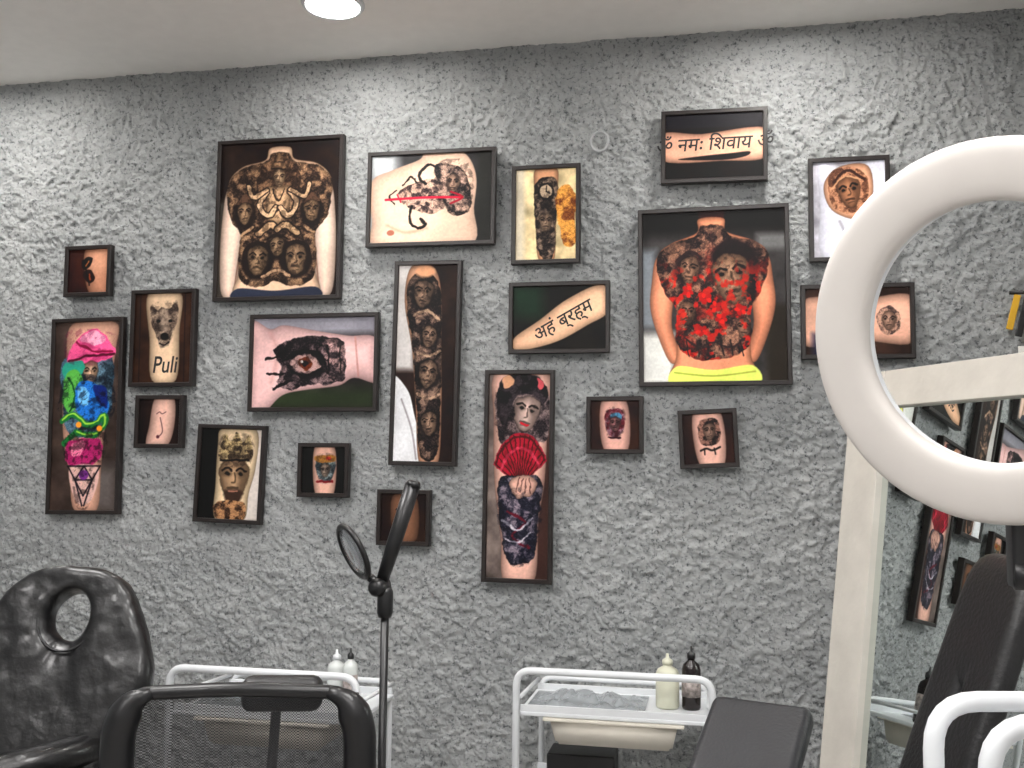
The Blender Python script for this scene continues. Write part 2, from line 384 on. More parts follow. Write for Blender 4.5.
# 6 eye upper arm
p = Pic(130, 99, (46, 42, 42)); p.rect(0, 0, 130, 20, (138, 136, 144), soft=10); p.rect(0, 76, 130, 99, (46, 54, 38), soft=16)
p.poly([(-5, 10), (20, 14), (34, 10), (66, 16), (100, 22), (130, 26), (135, 70), (108, 66), (92, 74), (60, 78), (34, 84), (14, 104), (-5, 110)], (222, 186, 184), rnd=16, dk=.6)
p.line([(20, 18), (28, 40), (22, 70)], 4, (186, 146, 142), a=.6, soft=4); p.line([(108, 24), (112, 64)], 2, (170, 124, 118), a=.7)
p.wp(2.6, 6); bl = [(24, 36), (40, 26), (60, 22), (94, 26), (96, 44), (98, 66), (84, 72), (58, 74), (40, 78), (28, 70), (32, 56)]
p.poly(bl, p.ink((16, 14, 18), (150, 128, 128), 6, 2, thr=.56))
p.line([(16, 46), (30, 42), (40, 30)], 3, INK); p.line([(18, 60), (34, 62)], 3, INK); p.line([(24, 76), (44, 68)], 3, INK)
p.poly([(42, 52), (50, 43), (64, 43), (74, 54), (62, 60), (50, 59)], (170, 142, 138)); p.ell(57, 51, 7, 7, (96, 50, 30)); p.ell(57, 51, 3.2, 3.2, (10, 8, 8)); p.ell(54, 49, 1.5, 1.5, (240, 230, 225))
p.line([(38, 46), (50, 38), (68, 40), (80, 52)], 5, (14, 12, 14)); p.line([(42, 58), (56, 64), (74, 58)], 3, (14, 12, 14))
p.poly([(76, 28), (96, 30), (98, 62), (84, 68)], p.ink((40, 36, 40), (196, 162, 158), 4, 9)); p.line([(80, 32), (82, 62)], 2, INK); p.line([(92, 32), (94, 60)], 1.6, INK); p.etch(bl, .6, 5, 5); p.nw(); pics[6] = p
# 7 crown man
p = Pic(69, 100, (16, 14, 14)); p.rect(50, 0, 69, 100, (192, 184, 178), soft=8)
p.poly([(24, 2), (60, 2), (62, 40), (56, 70), (52, 98), (22, 98), (20, 60), (20, 20)], (220, 198, 168), rnd=9); p.wp(1.3, 5)
p.poly([(24, 16), (28, 8), (34, 16), (40, 6), (46, 16), (54, 10), (56, 34), (24, 36)], p.ink((50, 42, 36), (206, 184, 142), 3, 5))
p.face(39, 54, 20, (196, 164, 134)); p.line([(24, 36), (54, 35)], 2.4, INK); p.poly([(29, 70), (39, 66), (50, 70), (42, 84), (35, 83)], (60, 46, 40), soft=3); p.line([(34, 68), (44, 68)], 1.6, (150, 110, 96))
p.poly([(22, 80), (52, 80), (50, 98), (24, 98)], p.ink((40, 30, 26), (180, 140, 106), 4, 8)); p.etch([(24, 10), (56, 10), (54, 40), (26, 40)], .5, 4, 5); p.nw(); pics[7] = p
# 8 cup
p = Pic(52, 55, (14, 13, 14)); p.poly([(16, 2), (38, 2), (38, 54), (18, 54)], (218, 178, 162), rnd=7); p.wp(1.2, 4)
p.poly([(18, 16), (38, 16), (35, 38), (22, 38)], p.ink((40, 50, 56), (150, 160, 160), 4, 3)); p.poly([(18, 12), (38, 12), (37, 19), (19, 19)], (150, 110, 60)); p.face(28, 28, 7, (196, 176, 160)); p.line([(20, 40), (36, 40)], 2.5, (120, 30, 40)); p.ell(31, 15, 3, 2, (170, 60, 50)); p.nw(); p.etch([(18, 12), (38, 12), (35, 40), (22, 40)], .45, 3, 4); pics[8] = p
# 9 chest
p = Pic(130, 97, (56, 54, 56)); p.rect(0, 0, 30, 97, (182, 186, 188), soft=14); p.rect(112, 0, 130, 97, (44, 44, 42), soft=10)
p.poly([(2, 30), (24, 18), (52, 8), (60, 0), (90, 0), (104, 8), (112, 30), (110, 60), (106, 100), (12, 100), (4, 70)], (230, 198, 178), rnd=14, dk=.7)
p.line([(20, 76), (40, 84), (62, 80)], 3, (190, 144, 122), a=.6, soft=3); p.ell(24, 84, 4, 3, (160, 106, 90)); p.wp(1.6, 5)
p.poly([(70, 14), (92, 16), (103, 30), (107, 60), (92, 68), (80, 58), (72, 34)], p.ink((22, 20, 24), (210, 178, 160), 5, 4, thr=.5), rnd=3)
p.poly([(30, 44), (44, 34), (56, 30), (72, 32), (78, 60), (60, 64), (40, 56)], p.ink((36, 28, 32), (226, 192, 172), 3, 6, thr=.46), a=.95)
p.line([(46, 56), (44, 72), (52, 80), (60, 76), (55, 70)], 3, INK); p.line([(60, 34), (52, 26), (62, 14), (72, 18)], 2.6, INK); p.line([(28, 40), (22, 46), (28, 54)], 1.6, INK); p.line([(36, 34), (44, 26), (50, 32)], 1.8, INK)
p.face(88, 34, 9, (190, 158, 140)); p.etch([(70, 14), (104, 14), (106, 62), (74, 58)], .55, 4, 3)
p.nw(); p.line([(18, 49), (60, 48), (98, 49)], 2.4, (186, 34, 66)); p.line([(86, 43), (98, 49), (86, 55)], 2, (150, 24, 50)); p.line([(30, 44), (34, 52)], 1.4, (186, 34, 66)); pics[9] = p
# 10 sleeve
p = Pic(70, 205, (40, 29, 25)); p.rect(0, 0, 22, 110, (190, 186, 184), soft=8); p.poly([(-5, 120), (16, 130), (26, 160), (40, 205), (-5, 210)], (210, 210, 212)); p.line([(10, 140), (22, 170), (28, 200)], 2, (150, 146, 148))
p.poly([(16, 4), (40, 4), (50, 30), (52, 90), (54, 140), (52, 205), (32, 205), (26, 150), (20, 90), (10, 40)], (206, 162, 136), rnd=9)
p.wp(1.6, 6); sl_ = [(18, 14), (38, 10), (50, 34), (52, 90), (53, 140), (50, 196), (33, 196), (27, 150), (21, 90), (12, 40)]
p.poly(sl_, p.ink((26, 22, 24), (160, 134, 118), 5, 8, thr=.52), rnd=8)
for y, x, r_ in ((32, 30, 13), (76, 38, 10), (114, 38, 13), (164, 41, 11)): p.ell(x, y, r_+1, r_+3, (30, 26, 26), a=.85, soft=3); p.face(x, y, r_, (178, 150, 130), tilt=(y % 20)-8)
p.line([(22, 54), (34, 50), (48, 58)], 3, (180, 154, 132)); p.line([(26, 92), (40, 96), (50, 90)], 3, (180, 154, 132)); p.line([(28, 134), (40, 140), (52, 134)], 3, (170, 144, 124))
p.etch(sl_, .55, 3.4, 6); p.nw(); p.ell(32, 9, 11, 6, (212, 162, 130), soft=3); pics[10] = p
# 11
p = Pic(54, 56, (40, 28, 22)); p.poly([(14, 6), (40, 4), (42, 50), (18, 52)], (130, 98, 80), rnd=10); p.wp(1.5, 5); p.line([(20, 20), (30, 30), (26, 40)], 2.4, INK); p.poly([(24, 14), (34, 16), (32, 30), (24, 28)], p.ink(INK, (120, 88, 72), 4, 2)); p.nw(); pics[11] = p
# 12 clock arm
p = Pic(70, 100, (204, 186, 150)); p.rect(0, 0, 12, 100, (206, 196, 176), soft=6)
p.poly([(24, 2), (46, 2), (48, 20), (46, 60), (44, 98), (28, 98), (24, 60), (22, 20)], (208, 160, 128), rnd=6); p.wp(1.4, 5)
p.poly([(24, 16), (47, 16), (46, 60), (43, 94), (29, 94), (24, 60)], p.ink((26, 22, 22), (156, 136, 120), 4, 3, thr=.53), rnd=4)
p.ell(35, 26, 9, 9, (30, 26, 26)); p.ell(35, 26, 6.5, 6.5, (190, 170, 148)); p.line([(35, 26), (35, 21)], 1.2, INK); p.line([(35, 26), (39, 28)], 1.2, INK); p.face(35, 58, 9, (170, 146, 126)); p.etch([(24, 30), (47, 30), (44, 92), (28, 92)], .5, 3.4, 2)
p.poly([(46, 30), (58, 20), (68, 34), (66, 60), (68, 80), (56, 84), (48, 56)], p.ink((90, 50, 28), (220, 166, 92), 5, 5)); p.nw(); pics[12] = p
# 13 script arm
p = Pic(101, 71, (28, 26, 24)); p.rect(0, 0, 34, 36, (34, 54, 42), soft=16)
p.poly([(4, 56), (30, 38), (60, 16), (96, 2), (101, 30), (80, 44), (50, 60), (20, 68), (4, 68)], (226, 186, 158), rnd=9, dk=.6); pics[13] = p
# 14 geisha sleeve
p = Pic(71, 211, (110, 100, 96)); p.rect(50, 60, 71, 211, (64, 46, 42), soft=10)
p.poly([(10, 0), (66, 0), (66, 50), (64, 110), (58, 150), (54, 211), (22, 211), (18, 170), (10, 110), (8, 50)], (218, 178, 164), rnd=10)
p.wp(2.2, 8); p.poly([(10, 24), (34, 8), (64, 20), (68, 50), (62, 72), (20, 74), (12, 56)], p.ink((24, 20, 24), (140, 124, 122), 7, 1, thr=.52))
p.face(43, 42, 17, (230, 202, 192), tilt=12); p.line([(38, 52), (44, 54)], 2.6, (176, 40, 54))
p.poly([(12, 18), (28, 2), (54, 4), (66, 22), (60, 34), (52, 24), (34, 24), (26, 42), (16, 54)], p.ink((12, 10, 14), (66, 58, 62), 4, 6)); p.poly([(18, 8), (26, 4), (30, 12), (20, 16)], (206, 160, 130)); p.poly([(54, 6), (62, 12), (58, 18)], (186, 90, 96)); p.etch([(10, 20), (28, 40), (30, 70), (12, 70)], .6, 4, 3); p.nw()
p.wp(1.2, 5); fan = [(38, 116)]+[(38+32*math.cos(t), 116-54*math.sin(t)) for t in np.linspace(.5, 2.75, 12)]
p.poly(fan, (150, 28, 54), sm=False)
for t in np.linspace(.55, 2.7, 13): p.line([(38, 116), (38+31*math.cos(t), 116-52*math.sin(t))], 1., (44, 8, 18), sm=False)
p.line([(38+23*math.cos(t), 116-38*math.sin(t)) for t in np.linspace(.55, 2.7, 12)], 3, (196, 84, 100), a=.7); p.line([(38+30*math.cos(t), 116-50*math.sin(t)) for t in np.linspace(.55, 2.7, 12)], 2, (70, 14, 26)); p.etch(fan, .5, 4, 3, (60, 6, 20), sm=False); p.nw()
p.wp(2.0, 6); p.poly([(14, 112), (34, 106), (60, 108), (58, 150), (52, 188), (26, 192), (18, 160)], p.ink((22, 24, 36), (150, 138, 146), 5, 7, thr=.54), rnd=4); p.poly([(26, 112), (44, 104), (56, 112), (50, 124), (34, 128)], (204, 166, 152), rnd=5)
for k in range(4): p.line([(36+k*4, 108), (33+k*5, 122)], 1, (80, 54, 52))
p.line([(24, 142), (44, 152), (30, 166), (48, 178)], 2.4, (90, 20, 40)); p.line([(20, 150), (36, 160), (52, 148)], 2, (190, 184, 190)); p.line([(22, 168), (38, 172), (50, 162)], 1.6, (190, 184, 190)); p.etch([(14, 126), (60, 126), (52, 188), (26, 190)], .6, 3.4, 2, (12, 14, 26)); p.nw(); pics[14] = p
# 15
p = Pic(56, 57, (48, 30, 22)); p.poly([(14, 2), (40, 2), (42, 54), (16, 54)], (220, 176, 164), rnd=8); p.wp(1.4, 5); p.poly([(19, 14), (36, 12), (37, 34), (28, 42), (19, 34)], p.ink((90, 24, 34), (160, 130, 140), 3, 2)); p.poly([(24, 16), (34, 16), (33, 24), (25, 24)], (90, 140, 170)); p.face(28, 27, 7, (180, 130, 130)); p.etch([(19, 12), (38, 12), (36, 40), (20, 40)], .5, 3, 2); p.line([(22, 42), (34, 43)], 2.2, (50, 20, 30)); p.nw(); pics[15] = p
# 16 red back
p = Pic(148, 178, (62, 60, 60)); p.rect(0, 0, 148, 26, (24, 22, 22), soft=14); p.rect(0, 40, 16, 120, (160, 168, 176), soft=10, a=.7); p.rect(0, 126, 34, 178, (214, 214, 210), soft=10); p.rect(126, 100, 148, 178, (46, 40, 32), soft=8); p.rect(118, 28, 148, 44, (108, 108, 108), soft=8)
p.ell(73, 6, 13, 12, (48, 16, 16))
for s_ in (0, 1):
    f = (lambda L: [((145-x) if s_ else x, y) for x, y in L])
    p.poly(f([(12, 72), (16, 50), (28, 40), (38, 62), (34, 90), (32, 120), (40, 150), (30, 156), (18, 130), (10, 100)]), (228, 158, 128), rnd=9)
p.poly([(60, 10), (85, 10), (88, 24), (114, 34), (128, 48), (120, 80), (110, 104), (110, 150), (112, 172), (34, 172), (36, 150), (37, 104), (26, 80), (18, 48), (32, 34), (58, 24)], (218, 152, 122), rnd=6)
tor = [(62, 18), (84, 18), (92, 28), (114, 35), (129, 50), (122, 82), (111, 102), (110, 136), (96, 150), (73, 154), (50, 150), (36, 136), (36, 102), (24, 82), (17, 50), (32, 35), (56, 28)]
p.wp(1.8, 7); m = p.poly(tor, p.ink((34, 26, 28), (176, 134, 112), 5, 10, thr=.52), rnd=5, dk=.6)
rd = np.clip((fbm(p.X/12, p.Y/12, 12, 4)-.5)*6, 0, 1)*m*np.clip((p.Y0-34)/24, 0, 1)
p.put(rd*.6, (150, 34, 28))
p.poly([(72, 50), (86, 32), (110, 38), (120, 58), (114, 96), (104, 84), (98, 50), (82, 60)], (36, 26, 28), soft=4)
p.face(92, 72, 24, (208, 166, 138), tilt=-8); p.ell(48, 62, 15, 17, (40, 28, 30), soft=5, a=.8); p.face(50, 62, 13, (190, 150, 126), tilt=8); p.line([(38, 52), (50, 43), (62, 50)], 4, (54, 40, 40)); p.face(47, 106, 11, (180, 140, 118)); p.face(103, 122, 9, (176, 138, 118))
p.etch(tor, .5, 3.6, 8)
rd = np.clip((fbm(p.X/7, p.Y/7, 13, 4)-.55)*9, 0, 1)*m*np.clip((p.Y0-50)/24, 0, 1)
p.put(rd*.75, (206, 46, 34))
for x, y in [(48, 84), (66, 92), (100, 104), (82, 112), (62, 124), (76, 100)]:
    for k in range(5):
        t = k*1.256+x; p.ell(x+3.4*math.cos(t), y+3.4*math.sin(t), 2.8, 2.2, (200, 44, 34) if k % 2 else (160, 26, 24), ang=math.degrees(t))
p.line([(44, 132), (60, 140), (73, 136), (90, 142), (104, 132)], 2, (50, 38, 38)); p.line([(73, 24), (73, 52)], 1.6, (70, 46, 44), a=.6)
for x in (46, 56, 66, 80, 90, 100): p.line([(x, 134), (x+3, 150)], 1.5, (40, 32, 32))
p.nw(); p.poly([(36, 160), (73, 164), (112, 160), (114, 180), (34, 180)], (212, 222, 120)); p.line([(34, 166), (73, 170), (114, 166)], 1.5, (156, 166, 74)); pics[16] = p
# 17 devanagari
p = Pic(104, 75, (26, 21, 20)); p.poly([(0, 22), (40, 24), (104, 20), (104, 52), (60, 54), (0, 52)], (220, 172, 150), rnd=8); p.rect(0, 0, 104, 18, (34, 32, 38), soft=3)
p.poly([(16, 51), (40, 48), (70, 46), (88, 45), (84, 50), (60, 53)], INK); pics[17] = p
# 18
p = Pic(57, 56, (44, 28, 24)); p.poly([(14, 0), (42, 0), (44, 54), (18, 54)], (224, 182, 168), rnd=8); p.wp(1.2, 4); p.poly([(20, 10), (39, 10), (39, 32), (21, 34)], p.ink((24, 20, 22), (170, 130, 116), 3, 6)); p.face(30, 21, 8, (170, 140, 126)); p.nw()
p.line([(20, 40), (26, 38), (32, 40), (40, 37)], 2, INK); p.line([(24, 38), (24, 44)], 1.4, INK); p.line([(34, 38), (35, 44)], 1.4, INK); pics[18] = p
# 19
p = Pic(80, 103, (178, 176, 184)); p.poly([(10, 0), (40, 10), (80, 0), (80, 103), (14, 103), (10, 50)], (208, 208, 218), rnd=8, dk=.8)
p.poly([(14, 26), (30, 8), (60, 8), (64, 40), (50, 62), (22, 52)], (212, 166, 138), rnd=6); p.wp(1.3, 5)
p.poly([(20, 16), (38, 8), (58, 18), (58, 44), (40, 56), (22, 46)], p.ink((70, 46, 36), (200, 150, 120), 4, 3), a=.9); p.face(40, 34, 15, (196, 144, 112), tilt=-10); p.line([(24, 24), (38, 12), (56, 22)], 3, (60, 40, 34)); p.line([(22, 30), (36, 18), (52, 22)], 1.6, (190, 150, 120))
p.nw(); p.line([(30, 64), (36, 80), (34, 100)], 3, (166, 164, 174), soft=2); pics[19] = p
# 20
p = Pic(112, 75, (58, 42, 36)); p.poly([(0, 14), (60, 14), (112, 12), (112, 60), (60, 58), (0, 62)], (220, 176, 156), rnd=10); p.rect(10, 50, 40, 75, (44, 46, 70), soft=8)
p.wp(1.4, 5); p.poly([(76, 30), (88, 22), (98, 30), (98, 46), (86, 52), (78, 44)], p.ink((60, 50, 50), (206, 166, 146), 3, 4)); p.face(88, 37, 9, (196, 160, 142)); p.line([(30, 28), (40, 40), (52, 30)], 2, INK); p.nw(); pics[20] = p

PRINT = bpy.data.materials.new('photo_print'); PRINT.use_nodes = True
nt = PRINT.node_tree; b = nt.nodes['Principled BSDF']; at = nt.nodes.new('ShaderNodeAttribute'); at.attribute_name = 'ink'
nt.links.new(at.outputs['Color'], b.inputs['Base Color']); b.inputs['Roughness'].default_value = .5; b.inputs['Specular IOR Level'].default_value = .2
FR = mat('dark_brown_frame_moulding', (27, 19, 17), .4, var=.3, scale=40)
INKM = mat('tattoo_lettering_ink', (24, 20, 22), .6)

def frame(i, cx, cz, W, Hh, roll, text=None):
    bm = bmesh.new(); loops = []
    for ins, dep in [(0, 0), (0, .024), (.002, .026), (.013, .026), (.015, .023), (.015, .016)]:
        a, c = W/2-ins, Hh/2-ins
        loops.append([bm.verts.new(v) for v in [(-a, -dep, -c), (a, -dep, -c), (a, -dep, c), (-a, -dep, c)]])
    for A, B in zip(loops[:-1], loops[1:]):
        for k in range(4): bm.faces.new((A[k], A[(k+1) % 4], B[(k+1) % 4], B[k]))
    bm.faces.new(loops[0]); bm.faces.new(loops[-1])
    fo = from_bm(bm, 'framed_tattoo_photo', FR, smooth=False)
    fo.location = (cx, -.0185, cz); fo.rotation_euler = (0, -math.radians(roll), 0)
    p = pics[i]; x = (p.X0/p.W-.5)*(W-.012); z = (.5-p.Y0/p.H)*(Hh-.012)
    col = s2l(p.finish())
    P = np.stack([x, np.full(x.shape, -.0185), z], -1)
    grid_obj('photo_print', P[::-1], p.nx, p.ny, PRINT, fo, smooth=False, col=col[::-1])
    if text:
        s, tx_, tz_, size, ang, sx = text
        cu = bpy.data.curves.new('lettering', 'FONT'); cu.body = s; cu.size = size; cu.align_x = 'CENTER'; cu.align_y = 'CENTER'; cu.offset = size*.012; cu.shear = .15
        cu.materials.append(INKM); o = link(bpy.data.objects.new('lettering', cu), fo)
        o.location = (tx_, -.0192, tz_); o.rotation_euler = Euler((math.radians(90), -math.radians(ang), 0), 'XYZ'); o.scale = (sx, 1, 1)

for a in [(1, -1.598, 2.059, .19, .19, .3), (2, -1.582, 1.525, .293, .717, .9),
          (3, -1.284, 1.805, .256, .353, .3, ('Puli', .012, -.10, .085, 0, .8)), (4, -1.284, 1.503, .19, .19, .1),
          (5, -.850, 2.226, .483, .588, 0), (6, -.704, 1.710, .478, .344, 0), (7, -1.004, 1.319, .258, .345, -1.7), (8, -.655, 1.336, .187, .187, 0),
          (9, -.288, 2.277, .46, .338, -.4), (10, -.296, 1.705, .238, .702, -.8), (11, -.363, 1.179, .188, .188, -.2), (12, .116, 2.203, .234, .339, 0),
          (13, .163, 1.851, .34, .241, 0, ('\u0905\u0939\u0902 \u092c\u094d\u0930\u0939\u094d\u092e', .012, -.012, .062, 29, .95)), (14, .030, 1.325, .236, .703, -.4), (15, .350, 1.493, .186, .187, .2), (16, .668, 1.912, .482, .585, .5),
          (17, .672, 2.408, .342, .245, -.5, ('\u0950 \u0928\u092e\u0903 \u093f\u0936\u0935\u093e\u092f \u0950', 0, .006, .062, 1, .95)), (18, .649, 1.45, .186, .188, 2.8), (19, 1.092, 2.18, .248, .337, 0), (20, 1.110, 1.82, .342, .238, 0)]:
    frame(*a)
tube('wall_hook_ring', [(.294+.03*math.cos(t), -.018, 2.45+.034*math.sin(t)) for t in np.linspace(0, 2*math.pi, 25)[:-1]], .005, mat('plaster_ring', (170, 172, 174), .8), closed=True, seg=8)
# striped hanging at far right
e = empty('striped_wall_hanging')
YEL = mat('yellow_cloth', (206, 160, 40), .8); WHC = mat('white_cloth', (222, 220, 214), .8)
tube('rod', [(1.555, -.035, 1.90), (1.72, -.035, 1.90)], .006, BLACKPL, e)
for k in range(6):
    x = 1.565+k*.027; box('strip', (x, -.035, 1.84-.012*k), (.02, .006, .11+.02*k), YEL if k % 2 == 0 else BLACKPL, e, bev=.002, rot=(0, 14, 0))
box('tag', (1.60, -.035, 1.70), (.05, .006, .07), WHC, e, bev=.002)

# ------------------------------------------------------------------ trolleys
def trolley(x0, x1, y0, y1, zt):
    e = empty('salon_trolley')
    zs = zt-.115
    tube('front_handle', roundpath([(x0, y0, .06), (x0, y0, zt), (x1, y0, zt), (x1, y0, .06)], .045), .0105, WHITEPL, e)
    tube('back_rail', roundpath([(x0+.02, y1, .06), (x0+.02, y1, zt-.08), (x1-.02, y1, zt-.08), (x1-.02, y1, .06)], .035), .0085, WHITEPL, e)
    for sx in (x0+.01, x1-.01):
        tube('side_rail', [(sx, y0, zt-.075), (sx, y1, zt-.085)], .006, WHITEPL, e)
    for z in (zs, .42, .16):
        box('shelf', ((x0+x1)/2, (y0+y1)/2, z-.006), (x1-x0-.01, y1-y0-.01, .012), WHITEPL, e, bev=.003)
        for yy in (y0+.01, y1-.01): box('shelf_lip', ((x0+x1)/2, yy, z+.006), (x1-x0-.02, .006, .026), WHITEPL, e, bev=.002)
    bm = bmesh.new(); bmesh.ops.create_cube(bm, size=1)
    for v in bm.verts:
        k = 1 if v.co.z > 0 else .9
        v.co = Vector(((x0+x1)/2+v.co.x*(x1-x0)*.66*k, (y0+y1)/2-.01+v.co.y*(y1-y0)*.9*k, zs-.052+v.co.z*.075))
    bmesh.ops.bevel(bm, geom=bm.edges[:], offset=.008, segments=3, affect='EDGES')
    from_bm(bm, 'drawer', CREAM, e)
    box('drawer_rim', ((x0+x1)/2, (y0+y1)/2-.01, zs-.017), ((x1-x0)*.72, (y1-y0)*.97, .008), CREAM, e, bev=.002)
    for sx in (x0, x1):
        for sy in (y0, y1):
            lathe('caster', [(.004, .0), (.02, .004), (.026, .026), (.02, .048), (.006, .056), (.006, .07)], (sx+(.0 if sy == y0 else (.02 if sx == x0 else -.02)), sy, 0), BLACKPL, e, seg=14)
    return e

trolley(.112, .658, -.45, -.14, .777)
trolley(-.80, -.26, -.74, -.40, .795)
def bottle(x, y, z, r, h, m, cap, name='squeeze_bottle', label=None):
    e = empty(name)
    lathe('body', [(r*.9, 0), (r, .006), (r, h*.62), (r*.85, h*.7), (r*.4, h*.76), (r*.35, h*.8)], (x, y, z), m, e)
    lathe('cap', [(r*.45, 0), (r*.45, h*.08), (r*.16, h*.12), (r*.1, h*.2)], (x, y, z+h*.79), cap, e)
    if label: lathe('label', [(r*1.02, 0), (r*1.02, h*.3)], (x, y, z+h*.2), label, e)
SCREAM = mat('translucent_bottle', (206, 206, 186), .35, var=.04)
LAB = mat('bottle_label', (150, 140, 136), .5, var=.6, scale=90)
BR = mat('black_bottle', (26, 18, 18), .2)
bottle(.53, -.3, .663, .034, .155, SCREAM, SCREAM)
bottle(.598, -.3, .663, .027, .18, BR, BLACKPL, 'ink_bottle', LAB)
CLR = mat('clear_plastic_bottle', (198, 202, 200), .25, var=.03)
bottle(-.41, -.5, .681, .026, .14, CLR, WHITEPL)
bottle(-.36, -.52, .681, .021, .15, CLR, BLACKPL, 'ink_bottle', LAB)
box('glove_box', (.28, -.27, .474), (.2, .12, .09), BLACKPL, bev=.006)
film = mat('clear_film', (200, 206, 210), .12, trans=.6, var=.02)
fx, fy = np.meshgrid(np.linspace(0, 1, 60), np.linspace(0, 1, 30))
fz = .004+.035*np.clip(fbm(fx*9, fy*5, 3, 3)-.32, 0, 1)*2*np.sin(fx*math.pi)**.5*np.sin(fy*math.pi)**.5
grid_obj('cling_film', np.stack([.13+fx*.34, -.42+fy*.24, .661+fz], -1), 60, 30, film)
grid_obj('cling_film', np.stack([-.77+fx*.32, -.71+fy*.28, .679+fz], -1), 60, 30, film)

# ------------------------------------------------------------------ magnifier lamp
e = empty('magnifying_floor_lamp')
px, py = .021, -1.36
tube('pole', [(px, py, .03), (px, py, 1.10)], .0085, BLACKPL, e)
lathe('base', [(.13, 0), (.135, .01), (.12, .022), (.03, .03), (.014, .05)], (px, py, 0), BLACKPL, e, seg=36)
lathe('knuckle', [(.012, -.03), (.018, -.02), (.018, .02), (.012, .03)], (px-.012, py, 1.11), BLACKPL, e, M=Matrix.Rotation(math.radians(90), 4, 'X'))
lathe('collar', [(.013, 0), (.016, .01), (.016, .05), (.012, .06)], (px, py, 1.05), BLACKPL, e)
tube('spring_arm', [(px-.012, py, 1.108), (.035, py, 1.19), (.0774, py-.01, 1.315)], [.012, .0155, .0165], BLACKPL, e, seg=8)
tube('arm_cap', [(.0774, py-.01, 1.312), (.080, py-.01, 1.322)], [.0172, .012], BLACKPL, e, seg=10)
tube('lens_arm', [(px-.012, py, 1.11), (-.008, py-.012, 1.13)], .009, BLACKPL, e)
c = Vector((-.041, -1.38, 1.180)); ax = Vector((32, 0, -52)).normalized(); bx = Vector((.52, -.80, .3)).normalized()
bx = (bx-ax*bx.dot(ax)).normalized(); nn = ax.cross(bx)
MV = Matrix((ax, bx, nn)).transposed().to_4x4()
tube('lens_rim', [c+ax*.056*math.cos(t)+bx*.056*math.sin(t) for t in np.linspace(0, 2*math.pi, 37)[:-1]], .006, BLACKPL, e, closed=True)
GL = mat('lens_glass', (225, 230, 235), .05, trans=.9, var=.0)
lathe('lens', [(.002, -.006), (.03, -.005), (.054, -.001), (.054, .001), (.03, .005), (.002, .006)], c, GL, e, M=MV)

# ------------------------------------------------------------------ tattoo bed backrest (left)
def puffy(name, outer, hole, M, thick, material, parent, K=13, ex=6, sub=1):
    bm = bmesh.new(); N = len(outer); rows = []
    ss = .5-.5*np.cos(np.linspace(0, math.pi, K))
    prof = [(s, max(0, 1-abs(2*s-1)**ex)**.5*thick) for s in ss]
    full = prof+[(s, -h*.6) for s, h in prof[-2:0:-1]]
    for s, h in full:
        rows.append([bm.verts.new((hole[k][0]*(1-s)+outer[k][0]*s, -h, hole[k][1]*(1-s)+outer[k][1]*s)) for k in range(N)])
    R = len(rows)
    for i in range(R):
        A = rows[i]; B = rows[(i+1) % R]
        for k in range(N): bm.faces.new((A[k], A[(k+1) % N], B[(k+1) % N], B[k]))
    bmesh.ops.transform(bm, matrix=M, verts=bm.verts)
    o = from_bm(bm, name, material, parent)
    o.modifiers.new('ss', 'SUBSURF').levels = sub; o.modifiers['ss'].render_levels = sub
    return o
def raycast_outline(oc, hc, N):
    outer = []
    for k in range(N):
        t = 2*math.pi*k/N; dv = np.array((math.sin(t), math.cos(t))); best = 0
        for i in range(len(oc)):
            a = oc[i]-hc; b2 = oc[(i+1) % len(oc)]-hc; ed = b2-a; den = dv[0]*ed[1]-dv[1]*ed[0]
            if abs(den) < 1e-9: continue
            s = (a[0]*ed[1]-a[1]*ed[0])/den; u = (a[0]*dv[1]-a[1]*dv[0])/den
            if s > 0 and -1e-6 <= u <= 1+1e-6: best = max(best, s)
        outer.append(hc+dv*best)
    return outer
WRAP = mat('black_vinyl_upholstery', (12, 12, 14), .36, coat=.25, var=.2, bump=.45, bscale=24)
half = [(0, 0), (.05, -.002), (.1, -.018), (.135, -.05), (.17, -.11), (.197, -.17), (.212, -.225), (.205, -.28), (.175, -.34), (.15, -.41), (.155, -.50), (.145, -.60), (.07, -.62), (0, -.625)]
oc = catmull(half+[(-x, z) for x, z in half[-2:0:-1]], 8)
hc = np.array((0.006, -.110)); N = 96
hole = [hc+np.array((math.sin(2*math.pi*k/N)*.041, math.cos(2*math.pi*k/N)*.053)) for k in range(N)]
outer = raycast_outline(oc, hc, N)
e = empty('tattoo_chair')
M = Matrix.Translation((-.752, -1.22, 1.112)) @ Matrix.Rotation(math.radians(14), 4, 'Z') @ Matrix.Rotation(math.radians(-16), 4, 'X') @ Matrix.Rotation(math.radians(5), 4, 'Y')
bk = puffy('backrest', outer, hole, M, .042, WRAP, e, ex=7, sub=2)
tx = bpy.data.textures.new('wrinkle', 'CLOUDS'); tx.noise_scale = .11; tx.noise_depth = 2
dm = bk.modifiers.new('d', 'DISPLACE'); dm.texture = tx; dm.strength = .016; dm.mid_level = .5
Mx = M @ Matrix.Translation((0, -.037, 0))
tube('seam_hole', [Mx @ Vector((hc[0]+math.sin(t)*.066, .0, hc[1]+math.cos(t)*.08)) for t in np.linspace(0, 2*math.pi, 49)[:-1]], .0035, BLACKLEATHER, e, closed=True, seg=6)
box('seat', (-.75, -1.55, .50), (.5, .55, .1), WRAP, e, bev=.04, seg=4, rot=(0, 0, 22))
arp = roundpath([(-1.02, -1.62, .665), (-.80, -1.5, .715), (-.62, -1.30, .745)], .1)
tube('armrest', arp, [.035]*len(arp), WRAP, e, seg=14)
tube('armrest_post', [(-.9, -1.5, .69), (-.85, -1.48, .48)], .02, CHROME, e)
tube('column', [(-.75, -1.45, .46), (-.75, -1.45, .05)], .05, CHROME, e, seg=20)
